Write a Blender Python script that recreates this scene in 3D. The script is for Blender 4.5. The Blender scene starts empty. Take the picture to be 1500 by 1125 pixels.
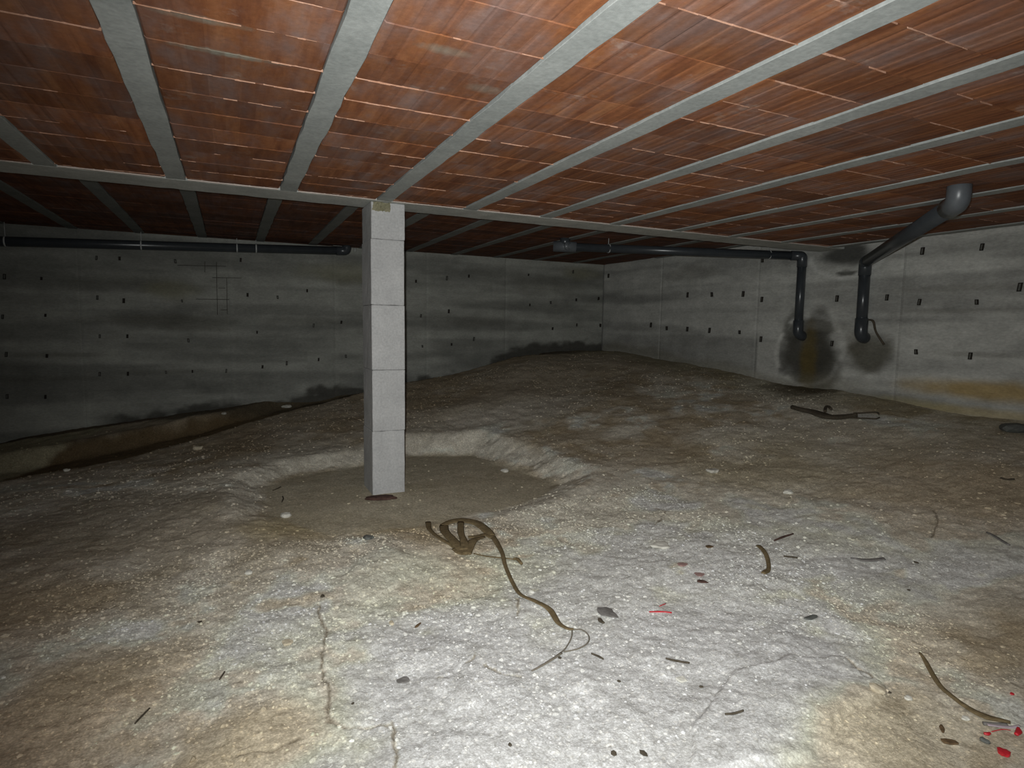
import bpy, bmesh, math, random
import numpy as np
from mathutils import Matrix, Vector

random.seed(7)
RNG = np.random.default_rng(11)
scn = bpy.context.scene
COL = scn.collection

# ------------------------------------------------------------------ camera
F, CX, CY = 870.0, 750.0, 562.5
YAW, PITCH, ROLL = math.radians(25.4), math.radians(5.5), math.radians(0.84)
HC = 1.27
fw = np.array([math.sin(YAW)*math.cos(PITCH), math.cos(YAW)*math.cos(PITCH), -math.sin(PITCH)])
r0 = np.array([math.cos(YAW), -math.sin(YAW), 0.0]); u0 = np.cross(r0, fw)
rt = math.cos(ROLL)*r0 + math.sin(ROLL)*u0
up = -math.sin(ROLL)*r0 + math.cos(ROLL)*u0
EYE = np.array([0.0, 0.0, HC])
cd = bpy.data.cameras.new('camera'); cam = bpy.data.objects.new('camera', cd); COL.objects.link(cam)
cd.sensor_width = 36.0; cd.lens = 36.0*F/1500.0; cd.clip_start = 0.05; cd.clip_end = 60
cam.matrix_world = Matrix(((rt[0], up[0], -fw[0], 0), (rt[1], up[1], -fw[1], 0), (rt[2], up[2], -fw[2], HC), (0, 0, 0, 1)))
scn.camera = cam

# ------------------------------------------------------------------ world, light, exposure
w = bpy.data.worlds.new('world'); scn.world = w; w.use_nodes = True
w.node_tree.nodes['Background'].inputs[0].default_value = (0.5, 0.55, 0.6, 1)
w.node_tree.nodes['Background'].inputs[1].default_value = 0.0
# the compact camera's own flash: just above and left of the lens
fl = bpy.data.lights.new('camera_flash', 'SPOT'); flo = bpy.data.objects.new('camera_flash', fl); COL.objects.link(flo)
fl.energy = 430; fl.color = (0.975, 1.0, 0.985); fl.shadow_soft_size = 0.012
fl.spot_size = math.radians(121); fl.spot_blend = 1.0
p = EYE + up*0.055 - rt*0.035 + fw*0.02
flo.location = p
aim = fw + rt*0.12 + up*0.0
flo.rotation_euler = Vector(aim).to_track_quat('-Z', 'Y').to_euler()
scn.view_settings.view_transform = 'Standard'; scn.view_settings.look = 'None'
scn.view_settings.gamma = 1.0; scn.view_settings.use_curve_mapping = False
scn.view_settings.exposure = 0.0

# ------------------------------------------------------------------ helpers
def ray(px, py): return fw + rt*(px-CX)/F - up*(py-CY)/F
def onz(px, py, z):
    d = ray(px, py); return EYE + d*(z-HC)/d[2]
def ony(px, py, y):
    d = ray(px, py); return EYE + d*y/d[1]
WX0, WK = 6.13, -0.084            # right wall: x = WX0 + WK*y
def wallx(y): return WX0 + WK*y
def onwall(px, py):
    d = ray(px, py); return EYE + d*WX0/(d[0]-WK*d[1])

def vnoise(x, y, seed=0):
    x = np.asarray(x, float); y = np.asarray(y, float)
    xi = np.floor(x).astype(np.int64); yi = np.floor(y).astype(np.int64)
    fx = x-xi; fy = y-yi; fx = fx*fx*(3-2*fx); fy = fy*fy*(3-2*fy)
    def h(a, b):
        n = (a*374761393 + b*668265263 + seed*1274126177) & 0xffffffff
        n = ((n ^ (n >> 13))*1274126177) & 0xffffffff
        return ((n ^ (n >> 16)) & 0xffff)/65535.0
    return (h(xi, yi)*(1-fx)+h(xi+1, yi)*fx)*(1-fy) + (h(xi, yi+1)*(1-fx)+h(xi+1, yi+1)*fx)*fy
def fbm(x, y, seed=0, oct=4):
    s = 0; a = 0.5; t = 0
    for k in range(oct):
        s = s + a*vnoise(x*2**k, y*2**k, seed+k*17); t += a; a *= 0.5
    return s/t
def sm(a, b, x):
    t = np.clip((x-a)/(b-a), 0, 1); return t*t*(3-2*t)
def mixc(c, col, m): return c*(1-m[..., None]) + np.array(col)*m[..., None]

def link(name, me, parent=None):
    o = bpy.data.objects.new(name, me); COL.objects.link(o)
    if parent is not None: o.parent = parent
    return o
def tag(o, label, cat, group=None):
    o['label'] = label; o['category'] = cat
    if group: o['group'] = group
    return o
def empty(name, loc):
    o = bpy.data.objects.new(name, None); o.location = loc; o.empty_display_size = 0.1; COL.objects.link(o); return o
def mesh(name, V, Fc, mat=None, smooth=False, col=None):
    me = bpy.data.meshes.new(name)
    me.from_pydata([tuple(v) for v in V], [], Fc)
    if mat: me.materials.append(mat)
    if smooth: me.polygons.foreach_set('use_smooth', [True]*len(me.polygons))
    if col is not None:
        a = me.color_attributes.new('tint', 'FLOAT_COLOR', 'POINT')
        c = np.ones((len(V), 4), np.float32); c[:, :3] = col; a.data.foreach_set('color', c.ravel())
    me.update(); return me
def meshnp(name, V, Q, mat, smooth=True, col=None):
    """V (n,3), Q (m,k) index array"""
    me = bpy.data.meshes.new(name); n = len(V); m, k = Q.shape
    me.vertices.add(n); me.vertices.foreach_set('co', np.asarray(V, np.float32).ravel())
    me.loops.add(m*k); me.loops.foreach_set('vertex_index', Q.astype(np.int32).ravel())
    me.polygons.add(m); me.polygons.foreach_set('loop_start', np.arange(0, m*k, k, dtype=np.int32))
    me.polygons.foreach_set('use_smooth', np.full(m, smooth))
    me.materials.append(mat); me.update(calc_edges=True); me.validate()
    if col is not None:
        a = me.color_attributes.new('tint', 'FLOAT_COLOR', 'POINT')
        c = np.ones((n, 4), np.float32); c[:, :3] = col; a.data.foreach_set('color', c.ravel())
    return me
BOXF = [(0, 3, 2, 1), (4, 5, 6, 7), (0, 1, 5, 4), (1, 2, 6, 5), (2, 3, 7, 6), (3, 0, 4, 7)]
def boxv(x0, x1, y0, y1, z0, z1):
    return [(x0, y0, z0), (x1, y0, z0), (x1, y1, z0), (x0, y1, z0), (x0, y0, z1), (x1, y0, z1), (x1, y1, z1), (x0, y1, z1)]
def bevelbox(name, x0, x1, y0, y1, z0, z1, mat, bev=0.006, jit=0.0, cuts=0, seed=0):
    bm = bmesh.new(); vs = [bm.verts.new(v) for v in boxv(x0, x1, y0, y1, z0, z1)]
    for f in BOXF: bm.faces.new([vs[i] for i in f])
    if cuts: bmesh.ops.subdivide_edges(bm, edges=bm.edges[:], cuts=cuts, use_grid_fill=True)
    if bev: bmesh.ops.bevel(bm, geom=[e for e in bm.edges if e.calc_face_angle(0) > 0.5], offset=bev, segments=1, affect='EDGES')
    if jit:
        rr = random.Random(seed)
        for v in bm.verts: v.co += Vector((rr.uniform(-jit, jit), rr.uniform(-jit, jit), rr.uniform(-jit, jit)))
    bmesh.ops.recalc_face_normals(bm, faces=bm.faces[:])
    me = bpy.data.meshes.new(name); bm.to_mesh(me); bm.free(); me.materials.append(mat); return me

# tube / strip swept along a polyline
def smooth_poly(pts, n=6):
    pts = [np.array(q, float) for q in pts]
    if len(pts) < 3: return [pts[0]*(1-t)+pts[1]*t for t in np.linspace(0, 1, n+1)]
    P = [2*pts[0]-pts[1]] + pts + [2*pts[-1]-pts[-2]]; out = []
    for i in range(1, len(P)-2):
        for k in range(n):
            t = k/n; a, b, c, d = P[i-1], P[i], P[i+1], P[i+2]
            out.append(0.5*((2*b)+(-a+c)*t+(2*a-5*b+4*c-d)*t*t+(-a+3*b-3*c+d)*t**3))
    out.append(pts[-1]); return out
def sweep(name, pts, rw, rh, mat, seg=8, caps=True, smooth=True):
    """elliptic section rw (sideways) x rh (up) swept along pts; rw,rh scalars or lists"""
    n = len(pts); rw = np.broadcast_to(rw, n) if np.ndim(rw) == 0 else np.interp(np.linspace(0, 1, n), np.linspace(0, 1, len(rw)), rw)
    rh = np.broadcast_to(rh, n) if np.ndim(rh) == 0 else np.interp(np.linspace(0, 1, n), np.linspace(0, 1, len(rh)), rh)
    V = []; Fc = []; prev = None
    for i, q in enumerate(pts):
        t = pts[min(i+1, n-1)]-pts[max(i-1, 0)]; t = t/(np.linalg.norm(t)+1e-9)
        ref = np.array([0, 0, 1.0]) if prev is None else prev
        if prev is None and abs(t[2]) > 0.9: ref = np.array([0, 1.0, 0])
        nrm = ref - t*(ref@t); nrm /= np.linalg.norm(nrm)+1e-9; prev = nrm
        s = np.cross(t, nrm)
        for k in range(seg):
            a = 2*math.pi*k/seg; V.append(q + s*math.cos(a)*rw[i] + nrm*math.sin(a)*rh[i])
    for i in range(n-1):
        for k in range(seg):
            k2 = (k+1) % seg; Fc.append((i*seg+k, i*seg+k2, (i+1)*seg+k2, (i+1)*seg+k))
    if caps: Fc.append(tuple(range(seg))[::-1]); Fc.append(tuple((n-1)*seg+k for k in range(seg)))
    me = mesh(name, V, Fc, mat, smooth)
    bm = bmesh.new(); bm.from_mesh(me); bmesh.ops.recalc_face_normals(bm, faces=bm.faces[:]); bm.to_mesh(me); bm.free()
    return me

# ------------------------------------------------------------------ materials
def newmat(name, rough=0.9, spec=0.25):
    m = bpy.data.materials.new(name); m.use_nodes = True; nt = m.node_tree; b = nt.nodes['Principled BSDF']
    b.inputs['Roughness'].default_value = rough; b.inputs['Specular IOR Level'].default_value = spec
    return m, nt, b
def N(nt, t, **kw):
    n = nt.nodes.new(t)
    for k, v in kw.items():
        if k in n.inputs: n.inputs[k].default_value = v
        else: setattr(n, k, v)
    return n
def ramp(nt, src, stops):
    r = N(nt, 'ShaderNodeValToRGB'); nt.links.new(src, r.inputs[0]); e = r.color_ramp.elements
    while len(e) < len(stops): e.new(0.5)
    for el, (pos, c) in zip(e, stops): el.position = pos; el.color = (*c, 1) if len(c) == 3 else c
    return r.outputs[0]
def mapping(nt, scale, space='Object'):
    tc = N(nt, 'ShaderNodeTexCoord'); mp = N(nt, 'ShaderNodeMapping'); mp.inputs['Scale'].default_value = scale
    nt.links.new(tc.outputs[space], mp.inputs['Vector']); return mp.outputs[0]
def noise(nt, vec, scale, detail=5, rough=0.6):
    n = N(nt, 'ShaderNodeTexNoise', Scale=scale, Detail=detail, Roughness=rough)
    if vec is not None: nt.links.new(vec, n.inputs['Vector'])
    return n.outputs['Fac']
def mix(nt, typ, a, b, fac):
    n = N(nt, 'ShaderNodeMix', data_type='RGBA', blend_type=typ)
    for s, v in ((n.inputs[6], a), (n.inputs[7], b), (n.inputs[0], fac)):
        if hasattr(v, 'links') or hasattr(v, 'is_linked'): nt.links.new(v, s)
        elif isinstance(v, tuple): s.default_value = (*v, 1)
        else: s.default_value = v
    return n.outputs[2]
def bump(nt, b, h, strength, dist):
    n = N(nt, 'ShaderNodeBump', Strength=strength, Distance=dist); nt.links.new(h, n.inputs['Height']); nt.links.new(n.outputs[0], b.inputs['Normal'])
def geopos(nt):
    return N(nt, 'ShaderNodeNewGeometry').outputs['Position']
def scalev(nt, v, s):
    mp = N(nt, 'ShaderNodeMapping'); mp.inputs['Scale'].default_value = s; nt.links.new(v, mp.inputs['Vector']); return mp.outputs[0]

def mat_tinted(name, fine, contrast, bumpd, rough=0.92, spec=0.2, stretch=(1, 1, 1), damp=False):
    m, nt, b = newmat(name, rough, spec)
    at = N(nt, 'ShaderNodeAttribute', attribute_name='tint')
    v = scalev(nt, geopos(nt), stretch)
    n1 = noise(nt, v, fine, 6, 0.7); n2 = noise(nt, v, fine*6, 4, 0.7)
    g1 = ramp(nt, n1, [(0.3, (1-contrast,)*3), (0.7, (1+contrast,)*3)])
    g2 = ramp(nt, n2, [(0.32, (1-contrast*0.9,)*3), (0.68, (1+contrast*0.9,)*3)])
    c = mix(nt, 'MULTIPLY', at.outputs['Color'], g1, 1.0); c = mix(nt, 'MULTIPLY', c, g2, 1.0)
    nt.links.new(c, b.inputs['Base Color'])
    ad = N(nt, 'ShaderNodeMath', operation='ADD'); nt.links.new(n1, ad.inputs[0]); nt.links.new(n2, ad.inputs[1])
    bump(nt, b, ad.outputs[0], 0.6, bumpd)
    return m
M = {}
def mat_soil():
    m, nt, b = newmat('chalky_soil', 0.93, 0.15)
    at = N(nt, 'ShaderNodeAttribute', attribute_name='tint'); pos = geopos(nt)
    n1 = noise(nt, pos, 9, 8, 0.72); n2 = noise(nt, pos, 60, 6, 0.75)
    vo = N(nt, 'ShaderNodeTexVoronoi', Scale=55.0); nt.links.new(pos, vo.inputs['Vector'])
    vo2 = N(nt, 'ShaderNodeTexVoronoi', Scale=130.0); nt.links.new(pos, vo2.inputs['Vector'])
    g1 = ramp(nt, n1, [(0.3, (0.80, 0.79, 0.77)), (0.5, (1, 1, 1)), (0.72, (1.2, 1.2, 1.2))])
    g2 = ramp(nt, n2, [(0.32, (0.70, 0.685, 0.66)), (0.5, (1, 1, 1)), (0.68, (1.3, 1.3, 1.3))])
    c = mix(nt, 'MULTIPLY', at.outputs['Color'], g1, 1.0); c = mix(nt, 'MULTIPLY', c, g2, 1.0)
    # pale grit: some voronoi cells lighter
    sel = N(nt, 'ShaderNodeMath', operation='GREATER_THAN'); sel.inputs[1].default_value = 0.70
    sep = N(nt, 'ShaderNodeSeparateColor'); nt.links.new(vo.outputs['Color'], sep.inputs[0]); nt.links.new(sep.outputs[0], sel.inputs[0])
    core = ramp(nt, vo.outputs['Distance'], [(0.25, (1, 1, 1)), (0.42, (0, 0, 0))])
    mk = N(nt, 'ShaderNodeMath', operation='MULTIPLY'); nt.links.new(sel.outputs[0], mk.inputs[0]); nt.links.new(core, mk.inputs[1])
    mk2 = N(nt, 'ShaderNodeMath', operation='MULTIPLY'); nt.links.new(mk.outputs[0], mk2.inputs[0]); mk2.inputs[1].default_value = 0.55
    lighter = mix(nt, 'MULTIPLY', c, (1.55, 1.53, 1.48), 1.0)
    c = mix(nt, 'MIX', c, lighter, mk2.outputs[0])
    g3 = ramp(nt, vo2.outputs['Distance'], [(0.1, (1.18, 1.18, 1.18)), (0.7, (0.88, 0.87, 0.85))])
    c = mix(nt, 'MULTIPLY', c, g3, 1.0)
    nt.links.new(c, b.inputs['Base Color'])
    ad = N(nt, 'ShaderNodeMath', operation='ADD'); nt.links.new(n2, ad.inputs[0]); nt.links.new(mk.outputs[0], ad.inputs[1])
    bump(nt, b, n2, 0.8, 0.008)
    return m
M['soil'] = mat_soil()
M['wall'] = mat_tinted('board_marked_concrete', 5.0, 0.16, 0.003, stretch=(1, 1, 2.2))
M['pebble'] = mat_tinted('chalk_pebble', 40, 0.15, 0.003)

def mat_concrete(name, c0, c1, scale=6, bd=0.002, stretch=(1, 1, 1)):
    m, nt, b = newmat(name, 0.9, 0.25); v = scalev(nt, geopos(nt), stretch)
    n1 = noise(nt, v, scale, 8, 0.65); n2 = noise(nt, v, scale*14, 4, 0.6)
    c = ramp(nt, n1, [(0.28, c0), (0.72, c1)]); g = ramp(nt, n2, [(0.3, (0.86,)*3), (0.7, (1.12,)*3)])
    nt.links.new(mix(nt, 'MULTIPLY', c, g, 1.0), b.inputs['Base Color']); bump(nt, b, n2, 0.5, bd); return m
M['joist'] = mat_concrete('joist_concrete', (0.25, 0.265, 0.255), (0.37, 0.385, 0.37), 4)
M['joist_shaded'] = mat_concrete('shaded_joist_concrete', (0.16, 0.17, 0.16), (0.25, 0.26, 0.245), 4)  # joists behind the beam: the dimmer light there is put into the colour
M['beam'] = mat_concrete('beam_concrete', (0.33, 0.34, 0.32), (0.52, 0.53, 0.50), 5)
M['column'] = mat_concrete('column_concrete', (0.35, 0.35, 0.35), (0.47, 0.47, 0.465), 5)
M['patch'] = mat_concrete('green_mortar', (0.16, 0.15, 0.09), (0.30, 0.28, 0.19), 18)
M['slab'] = mat_concrete('mortar_bed', (0.16, 0.10, 0.07), (0.30, 0.18, 0.12), 8)
M['fin'] = mat_concrete('mortar_fin', (0.30, 0.14, 0.08), (0.52, 0.32, 0.23), 14)
M['lip'] = mat_concrete('pale_lip', (0.45, 0.38, 0.33), (0.62, 0.55, 0.5), 14)

def mat_brick(dark=False):
    m, nt, b = newmat('shaded_terracotta' if dark else 'ceiling_terracotta', 0.85, 0.25)
    pos = geopos(nt); oi = N(nt, 'ShaderNodeObjectInfo')
    # block cell: every block carries its own streaks, tone and clouds
    sh = N(nt, 'ShaderNodeVectorMath', operation='ADD'); nt.links.new(pos, sh.inputs[0]); sh.inputs[1].default_value = (0.265, -0.045, 0)
    cb = N(nt, 'ShaderNodeVectorMath', operation='SNAP'); nt.links.new(sh.outputs[0], cb.inputs[0]); cb.inputs[1].default_value = (0.63, 0.2145, 5)
    wb_n = N(nt, 'ShaderNodeTexWhiteNoise', noise_dimensions='3D'); nt.links.new(cb.outputs[0], wb_n.inputs['Vector'])
    off = N(nt, 'ShaderNodeVectorMath', operation='MULTIPLY_ADD'); nt.links.new(wb_n.outputs['Color'], off.inputs[0]); off.inputs[1].default_value = (4, 30, 0); nt.links.new(pos, off.inputs[2])
    vs = scalev(nt, off.outputs[0], (13, 2.0, 1)); n1 = noise(nt, vs, 1.6, 5, 0.62)       # ribs and streaks run along the joists
    vm = scalev(nt, pos, (1.5, 0.8, 1)); n2 = noise(nt, vm, 2.3, 5, 0.65)     # broad mauve and lime clouds
    n3 = noise(nt, pos, 60, 3, 0.6)
    c = ramp(nt, n1, [(0.28, (0.150, 0.050, 0.022)), (0.5, (0.235, 0.086, 0.034)), (0.72, (0.31, 0.125, 0.052))])
    mk = ramp(nt, n2, [(0.42, (0, 0, 0)), (0.60, (0.95, 0.95, 0.95))])
    vq = scalev(nt, off.outputs[0], (9, 3.5, 1)); n4 = noise(nt, vq, 1.5, 3, 0.5); mk4 = ramp(nt, n4, [(0.35, (0.25,)*3), (0.62, (1, 1, 1))])
    mk = mix(nt, 'MULTIPLY', mk, mk4, 1.0)
    c = mix(nt, 'MIX', c, (0.22, 0.132, 0.108), mk)
    vl = scalev(nt, pos, (3, 4, 1)); n5 = noise(nt, vl, 1.7, 6, 0.72); mk5 = ramp(nt, n5, [(0.60, (0, 0, 0)), (0.76, (0.6,)*3)])
    c = mix(nt, 'MIX', c, (0.34, 0.27, 0.23), mk5)
    # two greenish lime films across neighbouring blocks (real stains)
    sx = N(nt, 'ShaderNodeSeparateXYZ'); nt.links.new(pos, sx.inputs[0])
    for (x0, y0, rx, ry, st) in ((0.02, 2.20, 0.26, 0.035, 0.75), (-0.05, 1.99, 0.22, 0.04, 0.55), (0.62, 1.85, 0.15, 0.05, 0.5), (0.86, 2.08, .12, .06, .35)):
        q = []
        for k, (c0, rr) in enumerate(((x0, rx), (y0, ry))):
            s = N(nt, 'ShaderNodeMath', operation='SUBTRACT'); nt.links.new(sx.outputs[k], s.inputs[0]); s.inputs[1].default_value = c0
            d = N(nt, 'ShaderNodeMath', operation='DIVIDE'); nt.links.new(s.outputs[0], d.inputs[0]); d.inputs[1].default_value = rr
            pw = N(nt, 'ShaderNodeMath', operation='MULTIPLY'); nt.links.new(d.outputs[0], pw.inputs[0]); nt.links.new(d.outputs[0], pw.inputs[1]); q.append(pw.outputs[0])
        a = N(nt, 'ShaderNodeMath', operation='ADD'); nt.links.new(q[0], a.inputs[0]); nt.links.new(q[1], a.inputs[1])
        a2 = N(nt, 'ShaderNodeMath', operation='ADD'); nt.links.new(a.outputs[0], a2.inputs[0]); nt.links.new(n1, a2.inputs[1])
        mm = ramp(nt, a2.outputs[0], [(0.45, (st,)*3), (1.0, (0, 0, 0))])
        c = mix(nt, 'MIX', c, (0.30, 0.30, 0.24), mm)
    # each rib of each block has its own firing tone
    sn = N(nt, 'ShaderNodeVectorMath', operation='SNAP'); nt.links.new(sh.outputs[0], sn.inputs[0]); sn.inputs[1].default_value = (0.055, 0.2145, 1)
    wn = N(nt, 'ShaderNodeTexWhiteNoise', noise_dimensions='3D'); nt.links.new(sn.outputs[0], wn.inputs['Vector'])
    ct = ramp(nt, wn.outputs['Value'], [(0.0, (0.82, 0.80, 0.80)), (0.6, (1.0, 1.0, 1.0)), (1.0, (1.08, 1.16, 1.22))])
    c = mix(nt, 'MULTIPLY', c, ct, 1.0)
    hs = N(nt, 'ShaderNodeHueSaturation'); nt.links.new(c, hs.inputs['Color'])
    mr = N(nt, 'ShaderNodeMapRange'); nt.links.new(oi.outputs['Random'], mr.inputs[0]); mr.inputs[3].default_value = 0.72; mr.inputs[4].default_value = 1.15
    nt.links.new(mr.outputs[0], hs.inputs['Value'])
    g = ramp(nt, n3, [(0.3, (0.88,)*3), (0.7, (1.1,)*3)])
    nt.links.new(mix(nt, 'MULTIPLY', hs.outputs[0], g, 1.0), b.inputs['Base Color'])
    # ribbed underside
    wv = N(nt, 'ShaderNodeTexWave', wave_type='BANDS', bands_direction='X', Scale=7.5, Distortion=0.6); nt.links.new(pos, wv.inputs['Vector'])
    ad = N(nt, 'ShaderNodeMath', operation='ADD'); nt.links.new(wv.outputs['Fac'], ad.inputs[0]); nt.links.new(n3, ad.inputs[1])
    bump(nt, b, ad.outputs[0], 0.22, 0.004)
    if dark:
        dk = mix(nt, 'MULTIPLY', b.inputs['Base Color'].links[0].from_socket, (0.66, 0.64, 0.66), 1.0); nt.links.new(dk, b.inputs['Base Color'])  # rear bay blocks: shade behind the beam painted in by darkening the clay
    return m
M['brick'] = mat_brick(); M['brick_shaded'] = mat_brick(True)
def mat_simple(name, col, rough=0.6, spec=0.4, var=0.2, sc=30):
    m, nt, b = newmat(name, rough, spec); n1 = noise(nt, geopos(nt), sc, 4, 0.6)
    c = ramp(nt, n1, [(0.3, tuple(x*(1-var) for x in col)), (0.7, tuple(x*(1+var) for x in col))]); nt.links.new(c, b.inputs['Base Color'])
    bump(nt, b, n1, 0.3, 0.002); return m
M['pvc'] = mat_simple('grey_plastic_pipe', (0.042, 0.048, 0.054), 0.28, 0.5, 0.12, 12)
M['pvc_l'] = mat_simple('grey_plastic_fitting', (0.105, 0.115, 0.125), 0.35, 0.5, 0.12, 12)
M['zinc'] = mat_simple('zinc_strap', (0.45, 0.46, 0.45), 0.45, 0.5)
M['white'] = mat_simple('white_box', (0.42, 0.43, 0.40), 0.7, 0.3)
M['tie'] = mat_simple('rusted_tie', (0.03, 0.025, 0.02), 0.9, 0.2)
M['tiein'] = mat_simple('tie_core', (0.13, 0.13, 0.115), 0.8, 0.2)
M['strap'] = mat_simple('muddy_strap', (0.15, 0.112, 0.060), 0.9, 0.15, 0.35, 45)
M['cord'] = mat_simple('muddy_cord', (0.17, 0.15, 0.12), 0.9, 0.15)
M['bark'] = mat_simple('dark_wood', (0.075, 0.062, 0.045), 0.9, 0.15, 0.3, 60)
M['grey_scrap'] = mat_simple('grey_scrap', (0.17, 0.16, 0.15), 0.9, 0.2, 0.3, 50)
M['red'] = mat_simple('red_plastic', (0.50, 0.02, 0.03), 0.45, 0.5, 0.2)
M['film'] = mat_simple('pale_film', (0.42, 0.35, 0.38), 0.4, 0.5, 0.2)
M['pink'] = mat_simple('pink_dust', (0.34, 0.22, 0.20), 0.9, 0.1, 0.25, 60)
M['rust'] = mat_simple('rusty_iron', (0.075, 0.042, 0.034), 0.85, 0.2, 0.35, 60)
M['leaf'] = mat_simple('dry_leaf', (0.13, 0.085, 0.045), 0.85, 0.2, 0.3, 60)
M['chalk'] = mat_simple('white_chalk', (0.60, 0.585, 0.52), 0.9, 0.15, 0.12, 50)
M['tan'] = mat_simple('tan_stone', (0.50, 0.44, 0.33), 0.9, 0.15, 0.12, 50)
M['slate'] = mat_simple('dark_stone', (0.12, 0.125, 0.115), 0.85, 0.2, 0.2, 50)
M['darkline'] = mat_simple('rust_line', (0.06, 0.05, 0.04), 0.9, 0.1)

# ------------------------------------------------------------------ ground shape
XL, YB, YR = -3.7, -2.2, 8.10         # left wall, wall behind the camera, rear wall
GP = np.array([(-3.7, -2.2, 0), (0, -2.2, 0), (4, -2.2, .1), (6.3, -2.2, .45), (0, 0, 0), (-3.7, 2, .0), (3, 0, .08), (6.1, 0.3, .5),
  (.7, 1.4, 0), (-.6, 2, 0), (2, .8, .02), (-2, 3, .02), (-1.5, 4.2, .06), (-1.6, 5.2, .06), (-3.7, 5.2, .05), (.2, 4.5, .12), (-.4, 6.2, .10), (.4, 6.9, .22),
  (1, 3.2, .04), (1.9, 3.3, .08), (2.5, 2.5, .10), (3.3, 2, .17), (4.8, 1.9, .38), (5.9, 2.6, .57), (5.87, 3.07, .56), (5.82, 3.6, .60), (5.79, 4.1, .66),
  (5.74, 4.7, .66), (5.66, 5.65, .74), (5.55, 6.87, .85), (5.46, 7.9, .90), (4.6, 7.7, .88), (3.6, 7.3, .74), (2.6, 7.3, .56), (1.6, 7.5, .44), (1.4, 6.3, .27),
  (2.4, 5.3, .27), (3.2, 5.2, .38), (4.5, 5.2, .56), (4.2, 3.6, .36), (3.0, 3.6, .20), (4.9, 3.2, .45), (4.0, 6.4, .62), (-2.4, 8.05, -.06), (-1.5, 8.05, .06), (0, 8.1, .24), (-3.7, 8.1, -0.1)])
def _tps(P):
    n = len(P); d = np.linalg.norm(P[:, None, :2]-P[None, :, :2], axis=2); K = np.where(d > 0, d*d*np.log(d+1e-9), 0)+np.eye(n)*0.02
    A = np.zeros((n+3, n+3)); A[:n, :n] = K; A[:n, n] = 1; A[:n, n+1:] = P[:, :2]; A[n, :n] = 1; A[n+1:, :n] = P[:, :2].T
    return np.linalg.solve(A, np.r_[P[:, 2], 0, 0, 0])
GW = _tps(GP)
def base_z(x, y):
    s = GW[-3]+GW[-2]*x+GW[-1]*y
    for i, (a, b, _) in enumerate(GP):
        r2 = (x-a)**2+(y-b)**2+1e-12; s = s+GW[i]*r2*0.5*np.log(r2)
    return s
def seg_dist(x, y, pts, closed=False):
    best = np.full(np.shape(x), 1e9); tt = np.zeros(np.shape(x)); P = list(pts)+([pts[0]] if closed else [])
    for k in range(len(P)-1):
        ax, ay = P[k][:2]; bx, by = P[k+1][:2]; L = (bx-ax)**2+(by-ay)**2+1e-12
        t = np.clip(((x-ax)*(bx-ax)+(y-ay)*(by-ay))/L, 0, 1); d = np.hypot(x-ax-t*(bx-ax), y-ay-t*(by-ay))
        tt = np.where(d < best, k+t, tt); best = np.minimum(best, d)
    return best, tt
def inside(x, y, P):
    c = np.zeros(np.shape(x), bool); j = len(P)-1
    for i in range(len(P)):
        xi, yi = P[i][:2]; xj, yj = P[j][:2]
        cr = ((yi > y) != (yj > y)) & (x < (xj-xi)*(y-yi)/(yj-yi+1e-12)+xi); c ^= cr; j = i
    return c
def px_poly(L, z): return [onz(a, b, z)[:2] for a, b in L]
PITZ = 0.045
PIT = px_poly([(392, 755), (388, 712), (430, 697), (520, 684), (600, 668), (690, 668), (760, 688), (822, 712), (770, 738), (700, 752), (610, 772), (480, 785)], PITZ)
TR = [(-3.9, 5.6, -.22), (-2.3, 6.15, -.22), (-1.3, 6.75, -.15), (-.3, 7.30, -.02), (.6, 7.70, .15), (1.6, 7.9, .34), (2.6, 7.95, .46), (3.4, 8.0, .62), (4.2, 8.05, .80)]
TRW = [.85, .85, .72, .5, .42, .36, .30, .22, .12]
CR_PX = [[(466, 895), (479, 930), (470, 985), (481, 1010), (477, 1045), (500, 1060), (540, 1058), (573, 1055)], [(575, 1050), (574, 1075), (582, 1092), (578, 1130)],
         [(640, 992), (662, 985), (690, 966), (700, 958)], [(710, 975), (735, 985), (760, 990)], [(440, 1075), (400, 1092), (340, 1100)], [(1365, 782), (1372, 795), (1363, 812)],
         [(756, 878), (760, 905)], [(960, 768), (975, 775), (960, 790)], [(1240, 975), (1262, 992), (1290, 1015)]]
CRACKS = [px_poly(c, 0.0 if c[0][0] < 1300 else 0.08) for c in CR_PX]
SLABS = [(px_poly([(1010, 1060), (1080, 985), (1160, 965), (1238, 970), (1262, 995), (1290, 1008), (1296, 1024), (1235, 1045), (1180, 1110), (1020, 1125)], 0.02), 0.016),
         (px_poly([(500, 850), (560, 800), (600, 820), (590, 850), (540, 880)], 0.03), 0.010)]
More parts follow.
